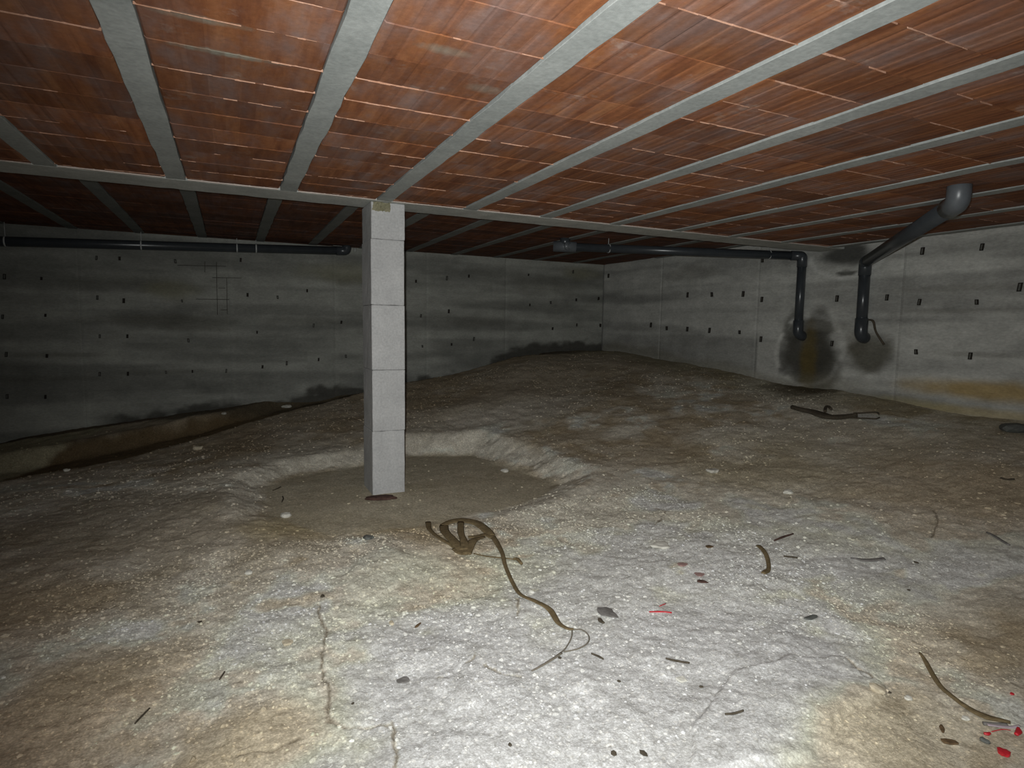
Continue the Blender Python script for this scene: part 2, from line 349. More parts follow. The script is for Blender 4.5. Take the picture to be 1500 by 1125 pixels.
def T(x, y, fine=True):
    x = np.asarray(x, float); y = np.asarray(y, float)
    z = base_z(x, y)
    z = z + (fbm(x*1.3, y*1.3, 3, 3)-.5)*0.07
    # trench along the rear wall
    d, t = seg_dist(x, y, TR); tz = np.interp(t, range(len(TR)), [q[2] for q in TR]); tw = np.interp(t, range(len(TR)), TRW)
    tw = tw*(0.9+0.3*fbm(x*2.2, y*2.2, 9, 2))
    m = 1-sm(0.62, 1.0, d/tw); z = z*(1-m)+np.minimum(z, tz+(fbm(x*3, y*3, 5, 2)-.5)*.04)*m
    # hollow around the column
    ins = inside(x, y, PIT); dd, _ = seg_dist(x, y, PIT, True); sd = np.where(ins, -dd, dd)+(fbm(x*5, y*5, 21, 3)-.5)*.12
    m = 1-sm(-0.05, 0.27, sd); z = z*(1-m)+(PITZ+(fbm(x*2, y*2, 8, 2)-.5)*.015)*m
    for P, h in SLABS:
        ins = inside(x, y, P); dd, _ = seg_dist(x, y, P, True); sd = np.where(ins, -dd, dd)+(fbm(x*9, y*9, 33, 3)-.5)*.05
        z = z + h*(1-sm(-0.012, 0.012, sd))
    if fine:
        rough = 1-0.75*(1-sm(-.1, .1, np.where(inside(x, y, PIT), -1.0, 1.0)))
        z = z + rough*((fbm(x*7, y*7, 41, 3)-.5)*.022 + (fbm(x*30, y*30, 51, 3)-.5)*.010)
        for c in CRACKS:
            dd, _ = seg_dist(x+(fbm(x*25, y*25, 5, 2)-.5)*.03, y+(fbm(x*25, y*25, 6, 2)-.5)*.03, c); z = z-0.006*(1-sm(.001, .008, dd))
    return z
def hit(px, py):
    d = ray(px, py); t = np.linspace(0.6, 12, 4000); P = EYE+d*t[:, None]; z = T(P[:, 0], P[:, 1], False); k = np.argmax(P[:, 2] < z)
    return P[k]
def ground_pts(L): return [hit(*q) for q in L]

def ground_color(x, y, z):
    c = np.zeros(x.shape+(3,)) + np.array((0.375, 0.36, 0.325))
    n1 = fbm(x*.9, y*.9, 61, 4); n2 = fbm(x*2.6+n1, y*2.6, 71, 4); n3 = fbm(x*7, y*7, 81, 3)
    c = mixc(c, (0.25, 0.215, 0.165), sm(.46, .64, n1)*.8)
    c = mixc(c, (0.47, 0.46, 0.435), sm(.50, .66, n2)*.8)
    c = mixc(c, (0.22, 0.18, 0.125), sm(.52, .68, n3*.5+n1*.5)*.7)
    def blob(px, py, zz, rx, ry, col, s, e=.7):
        nonlocal c
        q = onz(px, py, zz); d = np.hypot((x-q[0])/rx, (y-q[1])/ry)+(n2-.5)*1.1+(n3-.5)*.5
        c = mixc(c, col, (1-sm(1-e, 1+e, d))*s)
    chalk = (0.56, 0.555, 0.535); tan = (0.34, 0.29, 0.21); brown = (0.20, 0.155, 0.10); dark = (0.10, 0.085, 0.06)
    blob(820, 1060, 0, .75, .5, chalk, .95); blob(1080, 950, .02, .45, .35, chalk, .85); blob(1230, 960, .03, .3, .2, chalk, .6)
    blob(640, 960, 0, .35, .3, chalk, .6); blob(560, 840, .02, .3, .25, (0.46, .45, .43), .7); blob(1120, 840, .06, .5, .4, (.5, .49, .46), .6)
    blob(420, 950, 0, .5, .4, (.44, .43, .40), .6)
    blob(100, 1060, 0, .40, .30, (.35, .285, .21), .8); blob(160, 990, 0, .25, .2, (.26, .22, .16), .7); blob(20, 920, 0, .35, .4, (.24, .19, .13), .7); blob(360, 1080, 0, .25, .15, tan, .7)
    blob(250, 800, .03, 1.0, .7, (.21, .175, .125), .65); blob(60, 780, .03, .8, .6, (.18, .165, .14), .6)
    blob(1350, 1060, .05, .30, .2, (.32, .285, .22), .8); blob(1260, 1060, .03, .14, .08, (.36, .325, .26), .8); blob(1330, 950, .08, .25, .2, (.33, .28, .21), .5)
    blob(700, 830, .02, .45, .35, (.40, .36, .29), .6)
    blob(450, 770, .04, .35, .22, (.30, .26, .17), .9); blob(560, 775, .04, .35, .12, (.33, .28, .19), .8)
    blob(1300, 700, .2, 1.0, .7, (.30, .275, .225), .8); blob(1440, 720, .3, .8, .7, (.28, .23, .165), .7); blob(1120, 680, .25, .6, .5, (.27, .245, .18), .5)
    ins = inside(x, y, PIT); dd, _ = seg_dist(x, y, PIT, True); sd = np.where(ins, -dd, dd)+(n3-.5)*.1
    c = mixc(c, (.285, .262, .208), (1-sm(-.03, .05, sd))*.9)
    c = mixc(c, (.36, .35, .32), (sm(.02, .08, sd)*(1-sm(.16, .34, sd)))*sm(3.6, 4.3, y)*.8)
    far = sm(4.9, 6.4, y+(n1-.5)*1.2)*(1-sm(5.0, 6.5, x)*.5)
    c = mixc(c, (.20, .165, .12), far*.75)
    blob(740, 570, .62, .8, .25, (.33, .31, .28), .6)
    blob(430, 672, .12, .6, .2, (.36, .35, .32), .7)
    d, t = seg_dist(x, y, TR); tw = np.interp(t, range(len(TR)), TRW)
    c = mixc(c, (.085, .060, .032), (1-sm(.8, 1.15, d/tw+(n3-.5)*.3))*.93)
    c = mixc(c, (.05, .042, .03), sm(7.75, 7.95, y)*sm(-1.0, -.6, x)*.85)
    # pale footing spill at the foot of the rear wall, left
    qa, qb = onz(0, 693, -.1), onz(170, 646, -.1); yl = qa[1]+(x-qa[0])*(qb[1]-qa[1])/(qb[0]-qa[0])
    c = mixc(c, (.26, .245, .18), (1-sm(-1.35, -1.0, x+(n2-.5)*.3))*sm(-.12, .10, y-yl+(n3-.5)*.3)*.85)
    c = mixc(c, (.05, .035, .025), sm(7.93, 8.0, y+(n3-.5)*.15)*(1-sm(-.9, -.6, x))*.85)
    # foot of right wall: damp and greenish
    wd = wallx(y)-x
    c = mixc(c, (.16, .145, .10), (1-sm(.1, .75, wd+(n2-.5)*.7))*.6)
    q = onwall(1185, 562); c = mixc(c, (.045, .036, .02), (1-sm(.15, .55, np.hypot((x-q[0])/1.1, y-q[1])+(n3-.5)*.35))*.9)
    for cr in CRACKS:
        dd, _ = seg_dist(x+(fbm(x*25, y*25, 5, 2)-.5)*.03, y+(fbm(x*25, y*25, 6, 2)-.5)*.03, cr); c = mixc(c, (.085, .07, .05), (1-sm(.001, .009, dd))*.8*sm(.28, .48, n3))
    return np.clip(c*np.array((1.72, 1.69, 1.60))*(1-.30*sm(.38, .62, c.max(-1)))[..., None], .01, .64)

def axis(segs):
    out = []
    for a, b, s in segs: out += list(np.arange(a, b-s*.5, s))
    out.append(segs[-1][1]); return np.array(out)
gx = axis([(-3.85, -1.6, .03), (-1.6, -.7, .016), (-.7, 2.5, .0075), (2.5, 4.2, .015), (4.2, 6.0, .022)])
gy = axis([(-2.3, .6, .06), (.6, 1.0, .015), (1.0, 3.1, .0075), (3.1, 5.2, .013), (5.2, 8.2, .022)])
X, Y = np.meshgrid(gx, gy)
wxx = wallx(Y)+.12; X = np.where(X > 4.5, 4.5+(X-4.5)*(wxx-4.5)/1.5, X)
Z = T(X, Y)
nx, ny = len(gx), len(gy); idx = np.arange(nx*ny).reshape(ny, nx)
Q = np.stack([idx[:-1, :-1], idx[:-1, 1:], idx[1:, 1:], idx[1:, :-1]], -1).reshape(-1, 4)
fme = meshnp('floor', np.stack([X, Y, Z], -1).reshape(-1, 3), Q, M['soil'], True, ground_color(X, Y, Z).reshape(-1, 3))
floor = link('floor', fme); floor['kind'] = 'structure'

# ------------------------------------------------------------------ walls
def wall_tint(side):
    def fn(s, z):
        band = fbm(s*.55, z*7, 101+side, 3); cl = fbm(s*1.6, z*2.2, 111+side, 4); sp = fbm(s*6, z*9, 121+side, 3)
        g = 0.74+0.42*sm(.3, .7, band)+0.30*(cl-.5)+.2*(sp-.5)
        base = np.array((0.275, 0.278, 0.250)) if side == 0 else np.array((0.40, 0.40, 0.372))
        c = g[..., None]*base
        bd = np.floor(z/.155); tone = vnoise(bd*3.7+.5, np.floor((s+3)/1.3)*5.1, 131+side)
        c = c*(0.93+.14*tone)[..., None]
        edge = np.abs(z/.155-np.round(z/.155)); c = c*(1-.10*(1-sm(0, .09, edge))*sm(.4, .6, sp))[..., None]
        def st(s0, z0, rs, rz, col, k, e=.25, nz=.55):
            nonlocal c
            d = np.hypot((s-s0)/rs, (z-z0)/rz)+(sp-.5)*nz+(cl-.5)*.4; c = mixc(c, col, (1-sm(1-e, 1+e, d))*k)
        if side == 0:
            for sq in (-1.5, 0.0, 1.25, 2.5, 3.72): c = c*(1+.07*(1-sm(.01, .05, np.abs(s-sq-.02))))[..., None]
            for (px, py, rx, rz, k) in ((230, 470, .75, .07, .5), (290, 482, .35, .03, .4), (200, 415, .7, .1, .3), (440, 470, .5, .05, .25), (800, 420, .55, .16, .35), (690, 470, .5, .08, .3), (720, 400, .6, .05, .2),
                                        (80, 520, .6, .03, .4), (60, 555, .6, .03, .35), (240, 545, .6, .03, .3)):
                q = ony(px, py, YR); st(q[0], q[2], rx, rz, (.10, .095, .075), k, .5)
            for px, py, rx, rz in ((250, 425, .25, .1), (500, 400, .5, .12), (850, 400, .3, .1)):
                q = ony(px, py, YR); st(q[0], q[2], rx, rz, (.22, .21, .13), .5, .6)
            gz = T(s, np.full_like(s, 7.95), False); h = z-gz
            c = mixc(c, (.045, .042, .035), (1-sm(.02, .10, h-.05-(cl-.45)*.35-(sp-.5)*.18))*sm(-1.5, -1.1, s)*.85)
        if side == 1:
            for (px, py, rs, rz, k) in ((1185, 520, .33, .33, .9), (1200, 545, .25, .25, .8), (1165, 480, .13, .2, .6), (1200, 480, .14, .22, .75)):
                q = onwall(px, py); st(q[1], q[2], rs, rz, (.055, .052, .042), k, .3, .45)
            q = onwall(1184, 535); st(q[1], q[2], .10, .42, (.12, .088, .028), .8, .4)
            q = onwall(1272, 518); st(q[1], q[2], .22, .20, (.09, .085, .062), .85, .35, .7)
            q = onwall(1255, 500); st(q[1], q[2], .14, .14, (.12, .11, .085), .5, .4, .7)
            q = onwall(1240, 372); st(q[1], q[2], .26, .12, (.05, .05, .045), .9, .3, .6)
            q = onwall(1240, 400); st(q[1], q[2], .10, .025, (.08, .08, .07), .9, .25, .6)
            q = onwall(1440, 572); st(q[1], q[2], .60, .085, (.37, .265, .11), .9, .6, .6)
            q = onwall(1450, 607); st(q[1], q[2], .70, .05, (.40, .33, .19), .8, .5, .6)
            q = onwall(1330, 590); st(q[1], q[2], .5, .05, (.30, .26, .14), .6, .5, .6)
            for (px, py, rs, rz) in ((1400, 455, .5, .02), (1440, 520, .35, .02), (1010, 400, .5, .1), (1220, 478, .25, .05), (1400, 422, .45, .03)):
                q = onwall(px, py); st(q[1], q[2], rs, rz, (.22, .215, .19), .55, .5)
            # pale salt rims round the wet patches
            q = onwall(1186, 515); d = np.hypot((s-q[1])/.36, (z-q[2])/.37)+(cl-.5)*.4; rim = (1-sm(0, .12, np.abs(d-1.08)))*sm(.25, .45, sp)
            c = mixc(c, (.64, .64, .60), rim*.75*(.35+.65*sm(q[1], q[1]+.15, s)))
            q = onwall(1240, 372); d = np.hypot((s-q[1])/.36, (z-q[2])/.22)+(cl-.5)*.3; rim = (1-sm(0, .15, np.abs(d-1.1)))*(z < q[2]); c = mixc(c, (.60, .60, .57), rim*.6)
            q0 = onwall(1110, 500); q1 = onwall(1137, 552); pm = ((s < q0[1]) & (s > q1[1]-.02) & (z < q0[2])).astype(float); c = mixc(c, (.50, .495, .46), pm*.6)
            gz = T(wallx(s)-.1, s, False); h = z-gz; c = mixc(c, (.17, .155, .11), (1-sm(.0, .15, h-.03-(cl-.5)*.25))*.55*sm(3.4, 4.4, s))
        return np.clip(c, .01, .6)
    return fn
WALLZ0 = -0.35
def panel(name, parent, org, dr, nr, s0, s1, z0, z1, fn, smap, step=.022, depth=.03, proud=0.0):
    """grid face proud of the backing; dr along the wall, nr into the room"""
    S = np.linspace(s0+.0006, s1-.0006, max(3, int((s1-s0)/step))); Zs = np.linspace(z0, z1, int((z1-z0)/step)); SS, ZZ = np.meshgrid(S, Zs)
    bd = np.floor(ZZ/.155); off = (vnoise(bd*7.3+.5, np.floor((SS+3)/1.3)*3.1, 7)-.5)*.004+(fbm(SS*3, ZZ*8, 3, 3)-.5)*.006+proud
    edge = np.abs(ZZ/.155-np.round(ZZ/.155)); off = off-.0015*(1-sm(0, .08, edge))
    rim = (SS == S[0]) | (SS == S[-1]) | (ZZ == Zs[-1]); off = np.where(rim, -.004, off)
    P = np.array(org)+SS[..., None]*np.array(dr)+off[..., None]*np.array(nr); P[..., 2] = ZZ
    n, m = len(S), len(Zs); ix = np.arange(n*m).reshape(m, n)
    q = np.stack([ix[:-1, :-1], ix[:-1, 1:], ix[1:, 1:], ix[1:, :-1]], -1).reshape(-1, 4)
    nn = np.cross(np.array(dr), np.array([0, 0, 1.0]))
    if nn@np.array(nr) < 0: q = q[:, ::-1]
    o = link(name, meshnp(name, P.reshape(-1, 3), q, M['wall'], False, fn(smap(SS), ZZ).reshape(-1, 3)), parent); return o
def backing(name, pts, z0, z1):
    V = [(a, b, z0) for a, b in pts]+[(a, b, z1) for a, b in pts]
    o = link(name, mesh(name, V, BOXF, M['wall'], False, np.full((8, 3), .16))); o['kind'] = 'structure'; return o
ZF, ZR = 2.12, 2.273
BOT = WALLZ0
wr = backing('wall_rear', [(XL-.3, YR+.03), (wallx(YR)+.3, YR+.03), (wallx(YR)+.3, YR+.3), (XL-.3, YR+.3)], BOT, ZR+.2)
seams = [XL, -1.5, 0.0, 1.25, 2.5, 3.72, wallx(YR)]
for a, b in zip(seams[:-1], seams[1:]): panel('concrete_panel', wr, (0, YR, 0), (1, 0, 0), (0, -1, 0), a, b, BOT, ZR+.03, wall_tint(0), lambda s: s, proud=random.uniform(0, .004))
wR = backing('wall_right', [(wallx(YB)+.03, YB), (wallx(YB)+.3, YB), (wallx(YR)+.3, YR+.02), (wallx(YR)+.03, YR+.02)], BOT, ZR+.2)
seams = [YB, -.9, .6, 2.05, 3.6, 5.2, 6.8, YR]
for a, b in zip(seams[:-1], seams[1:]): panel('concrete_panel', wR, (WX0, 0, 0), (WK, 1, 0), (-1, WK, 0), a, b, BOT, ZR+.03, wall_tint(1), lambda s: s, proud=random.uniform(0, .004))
wl = backing('wall_left', [(XL-.3, YB), (XL-.03, YB), (XL-.03, YR+.02), (XL-.3, YR+.02)], BOT, ZR+.2)
for a, b in zip([YB, -.6, 1.1, 2.8, 4.5, 6.3], [-.6, 1.1, 2.8, 4.5, 6.3, YR]): panel('concrete_panel', wl, (XL, 0, 0), (0, 1, 0), (1, 0, 0), a, b, BOT, ZR+.03, wall_tint(2), lambda s: s, step=.05)
wb = backing('wall_front', [(XL-.3, YB-.3), (wallx(YB)+.3, YB-.3), (wallx(YB)+.3, YB-.03), (XL-.3, YB-.03)], BOT, ZR+.2)
for a, b in zip([XL, -1.5, .6, 2.7, 4.6], [-1.5, .6, 2.7, 4.6, wallx(YB)]): panel('concrete_panel', wb, (0, YB, 0), (1, 0, 0), (0, 1, 0), a, b, BOT, ZR+.03, wall_tint(2), lambda s: s, step=.05)

# form ties in the walls: a dark slot with the cut tie end in it
def tie_mesh(seed, core):
    rr = random.Random(seed); V = []; Fc = []; mi = []
    def bx(x0, x1, y0, y1, z0, z1, k):
        n = len(V); V.extend(boxv(x0, x1, y0, y1, z0, z1)); Fc.extend([tuple(i+n for i in f) for f in BOXF]); mi.extend([k]*6)
    hw, hh, t = .015, .034*rr.uniform(.8, 1.15), .006
    bx(-hw, -hw+t, -.012, .01, -hh, hh, 0); bx(hw-t, hw, -.012, .01, -hh, hh, 0); bx(-hw, hw, -.012, .01, hh-t*1.5, hh, 0); bx(-hw, hw, -.012, .01, -hh, -hh+t*1.5, 0)
    bx(-hw+t, hw-t, -.006, .01, -hh+t, hh-t, 1 if core else 0)
    sk = rr.uniform(-.12, .12); V2 = [(x+z*sk, y, z) for x, y, z in V]
    me = mesh('form_tie', V2, Fc, M['tie']); me.materials.append(M['tiein']); me.polygons.foreach_set('material_index', mi); return me
TIE = [tie_mesh(k, k % 2 == 0) for k in range(6)]
Z4 = [(25, 395), (228, 405), (530, 292), (657, 295), (963, 310), (1322, 303), (535, 510), (680, 527), (1000, 528), (1360, 495), (15, 615), (250, 607), (548, 722), (700, 722), (1035, 745), (1412, 700),
      (35, 822), (258, 830), (548, 930), (703, 928), (912, 920), (1057, 915), (1243, 912), (1442, 890), (40, 1053), (250, 1055)]
Z5 = [(400, 508), (562, 472), (598, 663), (750, 645), (450, 870), (625, 850), (775, 832), (1160, 420), (1330, 403), (1450, 392), (1187, 610), (1340, 585), (1195, 777), (1355, 767), (1478, 737)]
Z6 = [(653, 385), (898, 368), (660, 550), (775, 537), (915, 522), (1037, 515), (785, 680), (918, 660), (1048, 663)]
Z7 = [(157, 390), (390, 660), (477, 678), (590, 683), (712, 690), (877, 700), (995, 738), (592, 495), (725, 493), (897, 490), (1000, 520), (1192, 520), (1413, 515), (1385, 762), (1003, 305)]
Z8 = [(750, 697), (928, 722), (1243, 722), (945, 442), (1272, 420), (910, 995), (1208, 1018), (1480, 640)]
rear = [(a/3.75, 300+b/3.75) for a, b in Z4]+[(300+a/3.75, 300+b/3.75) for a, b in Z5]+[(600+a/3.75, 300+b/3.75) for a, b in Z6]+[(877, 437), (879, 476)]
right = [(850+a/3.75, 300+b/3.75) for a, b in Z7]+[(1100+a/3.75, 250+b/3.75) for a, b in Z8]
for i, q in enumerate(rear):
    P = ony(q[0], q[1], YR-.004); o = link('form_tie', TIE[i % 6] if i < 6 else TIE[(i*5) % 6], wr); o.location = P; s = random.uniform(.55, .8); o.scale = (s, 1, s)
for i, q in enumerate(right):
    P = onwall(*q)-np.array([.005, 0, 0]); o = link('form_tie', TIE[(i*2) % 6], wR); o.location = P; o.rotation_euler = (0, 0, -math.pi/2-math.atan(WK)*-1); s = random.uniform(.75, .95); o.scale = (s, 1, s)
# mesh of rust lines printed in the rear wall by reinforcement close to the face
for a, b in (((260, 388.5), (331, 390)), ((300, 383), (300, 399)), ((317, 384), (318.5, 461)), ((311, 406.7), (354, 407.2)), ((320, 422), (330, 422)), ((287, 438), (336, 438.7)), ((323, 454), (333, 454)), ((332, 407), (333, 460))):
    A = ony(*a, YR-.003); B = ony(*b, YR-.003); link('reinforcement_bar', sweep('reinforcement_bar', [A, (A+B)/2, B], .003, .003, M['darkline'], 5), wr)

# ------------------------------------------------------------------ ceiling: slab, joists, clay blocks
ceil = link('ceiling', mesh('ceiling', boxv(XL-.3, wallx(YB)+.3, YB-.3, 4.30, ZF+.046, ZF+.35)+boxv(XL-.3, wallx(4.3)+.35, 4.30, YR+.3, ZR+.046, ZR+.35),
            BOXF+[tuple(i+8 for i in f) for f in BOXF], M['slab'])); ceil['kind'] = 'structure'
JX = [-3.43, -2.80, -2.17, -1.535, -.90, -.265, .365, .985, 1.62, 2.25, 2.90, 3.545, 4.20, 4.88, 5.55]
JW = .102
def clipx(x, y): return min(x, wallx(y)+.02)
def joist(x, y0, y1, z):
    n = int((y1-y0)/.12); V = []; Fc = []
    for i in range(n+1):
        y = y0+(y1-y0)*i/n; e1 = random.uniform(-.004, .004); e2 = random.uniform(-.004, .004); dz = random.uniform(-.001, .001)
        for a, b in ((-JW/2+e1, z+.03), (-JW/2+e1, z+.0015), (-JW/2+.002+e1, z+dz), (JW/2-.002+e2, z+dz), (JW/2+e2, z+.0015), (JW/2+e2, z+.03), (JW/2-.01, z+.06), (-JW/2+.01, z+.06)): V.append((x+a, y, b))
    for i in range(n):
        for k in range(8): k2 = (k+1) % 8; Fc.append((i*8+k, (i+1)*8+k, (i+1)*8+k2, i*8+k2))
    Fc.append(tuple(range(8))); Fc.append(tuple(n*8+k for k in range(8))[::-1])
    return link('joist', mesh('joist', V, Fc, M['joist_shaded' if z > ZF+.1 else 'joist']), ceil)
for x in JX:
    yend = min(4.18, (WX0-.0-x)/-WK if x > wallx(4.18) else 4.18)
    joist(x, YB+.0, 4.175, ZF) if x < 5.7 else None
    if x < 5.2: joist(x, 4.46, YR, ZR)
    else: joist(x, 4.46, (x-WX0)/WK if (x-WX0)/WK < YR else YR, ZR)

def block_mesh(wid, ln, seed, mt):
    rr = random.Random(seed); th = .037; V = []; Fc = []
    nx_ = 6; prof = []                                # ribbed underside: shallow grooves along the joists
    for i in range(nx_):
        x0 = -wid/2+wid*i/nx_; x1 = -wid/2+wid*(i+1)/nx_; prof += [(x0+.004, .0010 if i else .006), (x0+.016, 0), (x1-.016, 0), (x1-.004, .0010 if i < nx_-1 else .006)]
    prof = prof+[(wid/2, th), (-wid/2, th)]; m = len(prof)
    for y in (-ln/2, ln/2):
        for a, b in prof: V.append((a, y, b+rr.uniform(-.0004, .0004)))
    for k in range(m): k2 = (k+1) % m; Fc.append((k, m+k, m+k2, k2))
    Fc.append(tuple(range(m))); Fc.append(tuple(m+k for k in range(m))[::-1])
    return mesh('clay_block', V, Fc, mt)
BM = [block_mesh(1.0, .209, k, M['brick']) for k in range(4)]; BO = [block_mesh(1.0, .209, k+4, M['brick_shaded']) for k in range(4)]
PIT_Y = .2145
cells = []
for region, (y0, y1, z) in enumerate(((YB, 4.17, ZF+.005), (4.47, YR, ZR+.006))):
    ys = np.arange(2.19-PIT_Y*30, 9, PIT_Y)
    if region: ys = ys+.06
    for j in range(len(JX)-1):
        xa, xb = JX[j]+JW/2+.002, JX[j+1]-JW/2-.002
        sh = random.uniform(-.006, .006)
        for y in ys:
            a = max(y+sh, y0); b = min(y+sh+PIT_Y, y1)
            if b-a < .03: continue
            c = np.array([(xa+xb)/2, (a+b)/2, z])
            if xa > wallx(c[1])-.02: continue
            v = c-EYE; dp = v@fw; px = CX+F*(v@rt)/dp if dp > 0 else -9e9; py = CY-F*(v@up)/dp if dp > 0 else 0
            vis = dp > .3 and -150 < px < 1650 and -120 < py < 500
            size = (1/(dp*dp)*abs(v[2])/np.linalg.norm(v)) if vis else 0
            cells.append((size, c, xb-xa, b-a, region))
cells.sort(key=lambda t: -t[0])
rest = cells[298:]
for k, (s, c, wd, ln, rg) in enumerate(cells[:298]):
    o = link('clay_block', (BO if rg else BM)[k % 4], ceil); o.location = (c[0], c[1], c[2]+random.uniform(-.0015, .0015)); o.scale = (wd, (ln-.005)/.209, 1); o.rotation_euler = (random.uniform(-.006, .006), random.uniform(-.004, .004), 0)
for region, mt in ((0, M['brick']), (1, M['brick_shaded'])):
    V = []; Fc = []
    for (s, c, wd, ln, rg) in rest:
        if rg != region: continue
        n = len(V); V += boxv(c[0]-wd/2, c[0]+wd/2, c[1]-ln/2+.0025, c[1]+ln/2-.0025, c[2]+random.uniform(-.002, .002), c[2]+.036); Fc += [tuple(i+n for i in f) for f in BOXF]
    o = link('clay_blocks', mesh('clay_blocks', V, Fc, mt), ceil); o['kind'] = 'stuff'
# pale mortar fins squeezed out of the joints between blocks
V = []; Fc = []
for (s, c, wd, ln, rg) in cells:
    if c[1] < 0 or rg or random.random() < .25: continue
    y = c[1]-ln/2; x = c[0]-wd/2; xe = c[0]+wd/2; on = random.random() < .6; hw0 = random.uniform(.0006, .0016)
    while x < xe:
        x1 = min(x+random.uniform(.02, .05), xe)
        if random.random() < .16: on = not on
        if on:
            hw = hw0*random.uniform(.4, 1.5); n = len(V); yj = random.uniform(-.0015, .0015); dz = random.uniform(.0005, .0035)
            V += [(x, y-hw+yj, c[2]+.006), (x1, y-hw, c[2]+.006), (x1, y+hw, c[2]+.006), (x, y+hw+yj, c[2]+.006), (x, y-hw*.6+yj, c[2]-dz), (x1, y-hw*.6, c[2]-dz), (x1, y+hw*.6, c[2]-dz), (x, y+hw*.6+yj, c[2]-dz)]
            Fc += [tuple(i+n for i in f[::-1]) for f in BOXF]
        x = x1
o = link('mortar_fins', mesh('mortar_fins', V, Fc, M['fin']), ceil); o['kind'] = 'stuff'

# ------------------------------------------------------------------ cross beam
def long_box(name, x0, x1, y0, y1, z0, z1, mat, step, j):
    n = int((x1-x0)/step); V = []; Fc = []
    for i in range(n+1):
        x = x0+(x1-x0)*i/n; a = random.uniform(-j, j); b = random.uniform(-j, j)*1.6; c = random.uniform(-j, j)*.3
        for yy, zz in ((y0+a, z1), (y0+a, z0+.004), (y0+.006+a, z0+c), (y1-.01+b, z0+c), (y1+b, z0+.008), (y1+b, z1)): V.append((x, yy, zz))
    for i in range(n):
        for k in range(6): k2 = (k+1) % 6; Fc.append((i*6+k, i*6+k2, (i+1)*6+k2, (i+1)*6+k))
    Fc.append(tuple(range(6))[::-1]); Fc.append(tuple(n*6+k for k in range(6)))
    me = mesh(name, V, Fc, mat); bm = bmesh.new(); bm.from_mesh(me); bmesh.ops.recalc_face_normals(bm, faces=bm.faces[:]); bm.to_mesh(me); bm.free(); return me
beam = empty('cross_beam', (0, 4.32, ZF)); tag(beam, 'long grey concrete beam crossing the ceiling over the square column', 'beam')
def world_child(name, me, par, label=None):
    me.transform(Matrix.Translation(-Vector(par.location))); o = link(name, me, par)
    if label: o['label'] = label
    return o
world_child('beam_body', long_box('beam_body', XL+.01, wallx(4.3)-.015, 4.17, 4.47, ZF-.002, ZR+.05, M['beam'], .07, .004), beam)
V = []; Fc = []
for j in range(len(JX)-1):
    x = JX[j]+JW/2+.01; xe = min(JX[j+1]-JW/2-.01, wallx(4.2)-.05)
    while x < xe-.02:
        x1 = min(x+random.uniform(.05, .14), xe); n = len(V); d = random.uniform(.001, .007)
        V += boxv(x, x1, 4.166-d, 4.175, ZF-.001, ZF+.010+random.uniform(0, .006)); Fc += [tuple(i+n for i in f) for f in BOXF]; x = x1
me = mesh('mortar_lip', V, Fc, M['lip']); o = world_child('mortar_lip', me, beam, 'pale mortar lip along the beam edge')

# ------------------------------------------------------------------ column
c0, c1, d0, d1 = .900, 1.136, 4.20, 4.51
colm = empty('square_column', ((c0+c1)/2, (d0+d1)/2, .04)); tag(colm, 'pale square concrete column standing in the hollow under the beam', 'column')
zj = [-.06, .51, .95, 1.41, 1.865, ZF-.003]
for k in range(5):
    j = random.uniform(-.0025, .0025)
    me = bevelbox('column_block', c0+j, c1+j, d0+random.uniform(-.002, .002), d1, zj[k]+(.0009 if k else 0), zj[k+1]-.0009, M['column'], .004, .0009, 6, k)
    world_child('column_block', me, colm)
# rough mortar left at the column head
V = []; nX, nZ = 16, 8
pa, pb = ony(522, 300, 4.19), ony(575, 317, 4.19)
xs = np.linspace(.902, 1.045, nX); zs = np.linspace(2.045, ZF-.004, nZ)
for zz in zs:
    for i, xx in enumerate(xs):
        e = min(i, nX-1-i)/3; f = min(1, e, (zz-zs[0])/.02); V.append((xx+random.uniform(-.004, .004), 4.203-.016*max(0, f)*random.uniform(.6, 1.1), zz+random.uniform(-.004, .004)+(.012*math.sin(i*1.1) if zz == zs[0] else 0)))
Fc = [(a*nX+b, a*nX+b+1, (a+1)*nX+b+1, (a+1)*nX+b) for a in range(nZ-1) for b in range(nX-1)]
nv = len(V)
me = mesh('mortar_patch', V, Fc, M['patch']); world_child('mortar_patch', me, colm, 'rough greenish beige mortar smear')

# ------------------------------------------------------------------ pipes
def bend_path(pts, r):
    """polyline with rounded corners"""
    pts = [np.array(q, float) for q in pts]; out = [pts[0]]
    for i in range(1, len(pts)-1):
        a = pts[i-1]-pts[i]; b = pts[i+1]-pts[i]; la, lb = np.linalg.norm(a), np.linalg.norm(b); a /= la; b /= lb; k = min(r, la*.45, lb*.45)
        for t in np.linspace(0, 1, 8): out.append((1-t)**2*(pts[i]+a*k)+2*t*(1-t)*pts[i]+t*t*(pts[i]+b*k))
    out.append(pts[-1]); return out
def pipe_part(name, pts, r, par, mat, bend=.06):
    me = sweep(name, bend_path(pts, bend), r, r, mat, 20); return world_child(name, me, par)
def socket_ring(A, B, r, par, mat):
    A = np.array(A, float); B = np.array(B, float); return world_child('pipe_collar', sweep('pipe_collar', [A, A+(B-A)*.08, B-(B-A)*.08, B], [r*.9, r, r, r*.9], [r*.9, r, r, r*.9], mat, 20), par)
def hanger(A, r, ztop, par):
    th = np.linspace(0, 2*math.pi, 17); 
    pts = [np.array([A[0], A[1]+(r+.003)*math.sin(t), A[2]-(r+.003)*math.cos(t)]) for t in th]
    world_child('pipe_hanger', sweep('pipe_hanger', pts, .008, .002, M['zinc'], 6, False), par)
    world_child('hanger_rod', sweep('hanger_rod', [np.array([A[0], A[1], A[2]+r]), np.array([A[0], A[1], ztop])], .004, .004, M['zinc'], 6), par)
